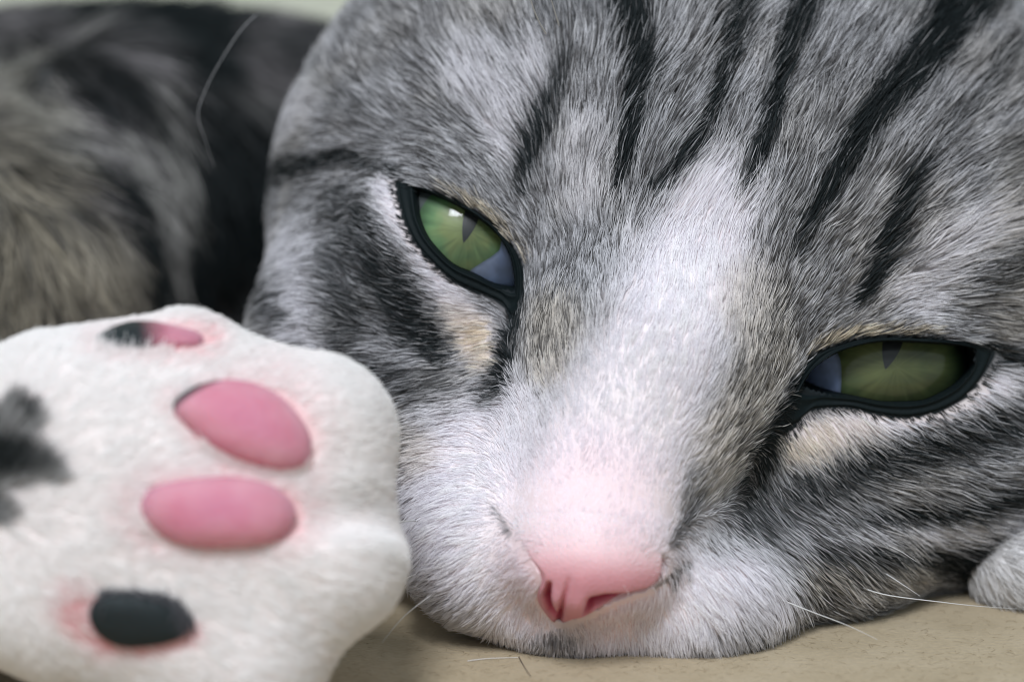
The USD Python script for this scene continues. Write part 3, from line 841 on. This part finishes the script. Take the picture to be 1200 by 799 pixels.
G = groove([(668, 672, 3, 0), (664, 690, 3, .35), (658, 712, 3.2, .9), (654, 731, 3.5, 1.5)])
NL = groove([(644, 684, 3.5, .8), (642, 698, 5, 1.5), (646, 711, 5, 1.3), (653, 720, 4, .6)])
NRr = groove([(688, 712, 4, .8), (694, 704, 5, 1.9), (710, 700, 4.5, 1.7), (734, 697, 3.5, 1.2), (762, 689, 3, .6)])
wing = groove([(676, 706, 14, .55), (690, 716, 10, .3)]) + groove([(652, 700, 11, .5)])
depth = np.maximum(np.maximum(G, NL), NRr) * (1 - .8 * sstep(t_, .84, .97))
lift = .03 + .42 * sstep(q[:, 1], 635, 690) - depth + wing - (.35 + .75 * sstep(q[:, 0], 640, 720)) * sstep(t_, .86, 1.0) * sstep(q[:, 1], 612, 660)
nv = nv + nn * lift[:, None]
lo = sstep(q[:, 1], 640, 690)
nc = np.array([.76, .43, .46]) + (np.array([.66, .29, .335]) - np.array([.76, .43, .46])) * lo[:, None]
pq = face_paint(q)[3][:, None]
like_skin = np.array([.80, .72, .73]) + (np.array([.84, .60, .63]) - np.array([.80, .72, .73])) * pq
nc = nc + (like_skin - nc) * (1 - sstep(q[:, 1] - np.interp(q[:, 0], [600, 660, 720, 780], [-8, 0, 6, 6]), 622, 676))[:, None]
nc = nc * (.9 + .2 * meshkit.fbm(nv / 1.5, 4, 4))[:, None]
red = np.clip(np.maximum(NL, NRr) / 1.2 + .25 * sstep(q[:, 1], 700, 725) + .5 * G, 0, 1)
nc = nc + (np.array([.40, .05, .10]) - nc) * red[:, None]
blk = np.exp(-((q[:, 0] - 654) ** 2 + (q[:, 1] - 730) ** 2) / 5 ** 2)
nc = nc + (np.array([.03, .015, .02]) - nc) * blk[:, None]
define('nose', '/World/cat', nv, facing(nv, f_), M_NOSE, nc)

# ------------------------------------------------------------------ toe pads
for k, bump in (('a', .9), ('b', 2.7), ('c', 2.8), ('d', 1.3)):
    q, t_, f_ = disc(PAD_C[k], 26)
    v_ = hit(paw_sdf, q)
    c0 = v_.copy()
    n_ = grad(paw_sdf, v_)
    v_ = v_ + n_ * (bump * np.sqrt(np.clip(1 - t_ ** 2.6, 0, 1)) + .2 - .9 * sstep(t_, .9, 1))[:, None]
    nz = meshkit.fbm(v_ / 3.0, 3, 6)
    base = np.array([.62, .24, .295]) + (nz - .5)[:, None] * np.array([.16, .2, .18])
    if k in 'bc':
        base = base + (np.array([.53, .165, .275]) - base) * (np.exp(-(t_ / .6) ** 2) * .6)[:, None]
    if k == 'a':
        dm = 1 - sstep(q[:, 0] + 6 * (nz - .5), 160, 206)
    elif k == 'b':
        dm = stroke(q, [(192, 480, 8, 1), (222, 462, 9, 1), (252, 452, 6, .8)], .7)
    elif k == 'd':
        dm = np.clip(1.2 - sstep(t_, .93, 1.05), 0, 1)
    else:
        dm = np.zeros(len(q))
    base = base + (np.array([.010, .016, .018]) - base) * np.clip(dm, 0, 1)[:, None]
    define('toe_pad', '/World/cat', v_, facing(v_, f_), M_PAD, base, data=dict(label={'a': 'toe pad at the top of the paw, dark with a pink end', 'b': 'round pink toe pad with a dark upper edge', 'c': 'long oval pink toe pad in the middle', 'd': 'black toe pad at the bottom of the paw'}[k]))

# ------------------------------------------------------------------ whiskers and loose hairs
def strand(name, parent, pts, r0, r1, color, data=None, local=True):
    p = resample(P(np.array(pts)[:, 0], np.array(pts)[:, 1], np.array(pts)[:, 2]), 28)
    rad = np.linspace(r0, r1, 28)
    t = np.gradient(p, axis=0); t /= np.linalg.norm(t, axis=1, keepdims=True)
    a = np.cross(t, [0.0, 0, 1]); a /= np.linalg.norm(a, axis=1, keepdims=True); b = np.cross(t, a)
    th = np.arange(6) * np.pi / 3
    v = p[:, None] + rad[:, None, None] * (np.cos(th)[None, :, None] * a[:, None] + np.sin(th)[None, :, None] * b[:, None])
    f = np.vstack([grid_faces(28, 6, False), np.stack([np.arange(27) * 6 + 5, np.arange(1, 28) * 6 + 5, np.arange(1, 28) * 6], 1), np.stack([np.arange(27) * 6 + 5, np.arange(1, 28) * 6, np.arange(27) * 6], 1)])
    caps = np.array([[0, k, k + 1] for k in range(1, 5)] + [[162, 162 + k + 1, 162 + k] for k in range(1, 5)])
    v = v.reshape(-1, 3); f = np.vstack([f, caps])
    return define(name, parent, v, f, M_SKIN, np.tile(np.asarray(color, float), (len(v), 1)), data=data, local=local)


PALE = (.62, .61, .60)
for w_ in ([(905, 698, 9), (950, 716, 12), (992, 732, 14), (1028, 749, 15)], [(1000, 684, 0), (1040, 697, 4), (1110, 706, 4), (1192, 713, 0)],
           [(1028, 634, -2), (1052, 644, 3), (1074, 658, 6)], [(1035, 670, 0), (1060, 686, 4), (1078, 698, 5)], [(500, 668, 8), (455, 690, 14), (412, 730, 18)],
           [(520, 690, 9), (480, 716, 15), (448, 752, 18)], [(640, 40, 2), (622, 0, 8), (612, -60, 14)], [(655, 30, 2), (640, -20, 9)],
           [(490, 610, 8), (440, 612, 14), (380, 640, 12)]):
    strand('whisker', '/World/cat', w_, .085, .02, PALE)
strand('stray_hair', '/World/cat', [(300, 18, -22), (287, 30, -21), (262, 66, -20), (241, 105, -20), (232, 134, -20), (241, 166, -21), (251, 194, -23)], .042, .025, (.40, .40, .41), data=dict(label='single long pale hair standing out against the dark flank'))


def floor_z(px, py, lift=.15):
    """Depth at which the sight line through the photograph's point meets the floor."""
    o, d = world([0, 0, 300.0]), world(P(px, py, 0.0)) - world([0, 0, 300.0])
    k = (lift * 1e-3 - o[2]) / d[2]
    return float(((o + k * d - ORIGIN) @ ROT)[2] * 1e3)


for a, b, c, lab in (((548, 774), (575, 771), (607, 770), 'pale loose hair lying on the beige surface under the chin'), ((608, 769), (614, 780), (622, 792), 'short dark loose hair lying on the beige surface under the chin')):
    dark_ = lab.startswith('short')
    strand('loose_hair', '/World', [(*q_, floor_z(*q_)) for q_ in (a, b, c)], .055, .03, (.08, .06, .05) if dark_ else PALE, data=dict(label=lab, category='hair'), local=False)

# soft nap of the surface
N = 3500
qx = np.stack([rng.uniform(330, 1320, N), rng.uniform(670, 880, N)], 1)
fp = P(qx[:, 0], qx[:, 1], np.array([floor_z(x, y, 0.0) for x, y in qx]))
th = rng.uniform(0, 2 * np.pi, N); up_ = UP @ ROT
fn = np.tile(np.array([0, cp, sp]), (N, 1)); ft_ = np.stack([np.cos(th), -np.sin(th) * sp, np.sin(th) * cp], 1)
pts, _ = grow(fp, fn, ft_, rng.uniform(.6, 1.8, N), rng.uniform(.2, .6, N), rng.uniform(-.3, .1, N), bend=rng.normal(0, .5, N), sink=0.05)
c = np.repeat((lin(172, 156, 130)[None] * rng.uniform(.94, 1.06, N)[:, None])[:, None], 5, 1)
curves('felt_fibres', '/World/floor', pts, (.035 * rng.uniform(.6, 1.2, N))[:, None] * TAPER, c, M_FUR, 'stuff', at=0.0)
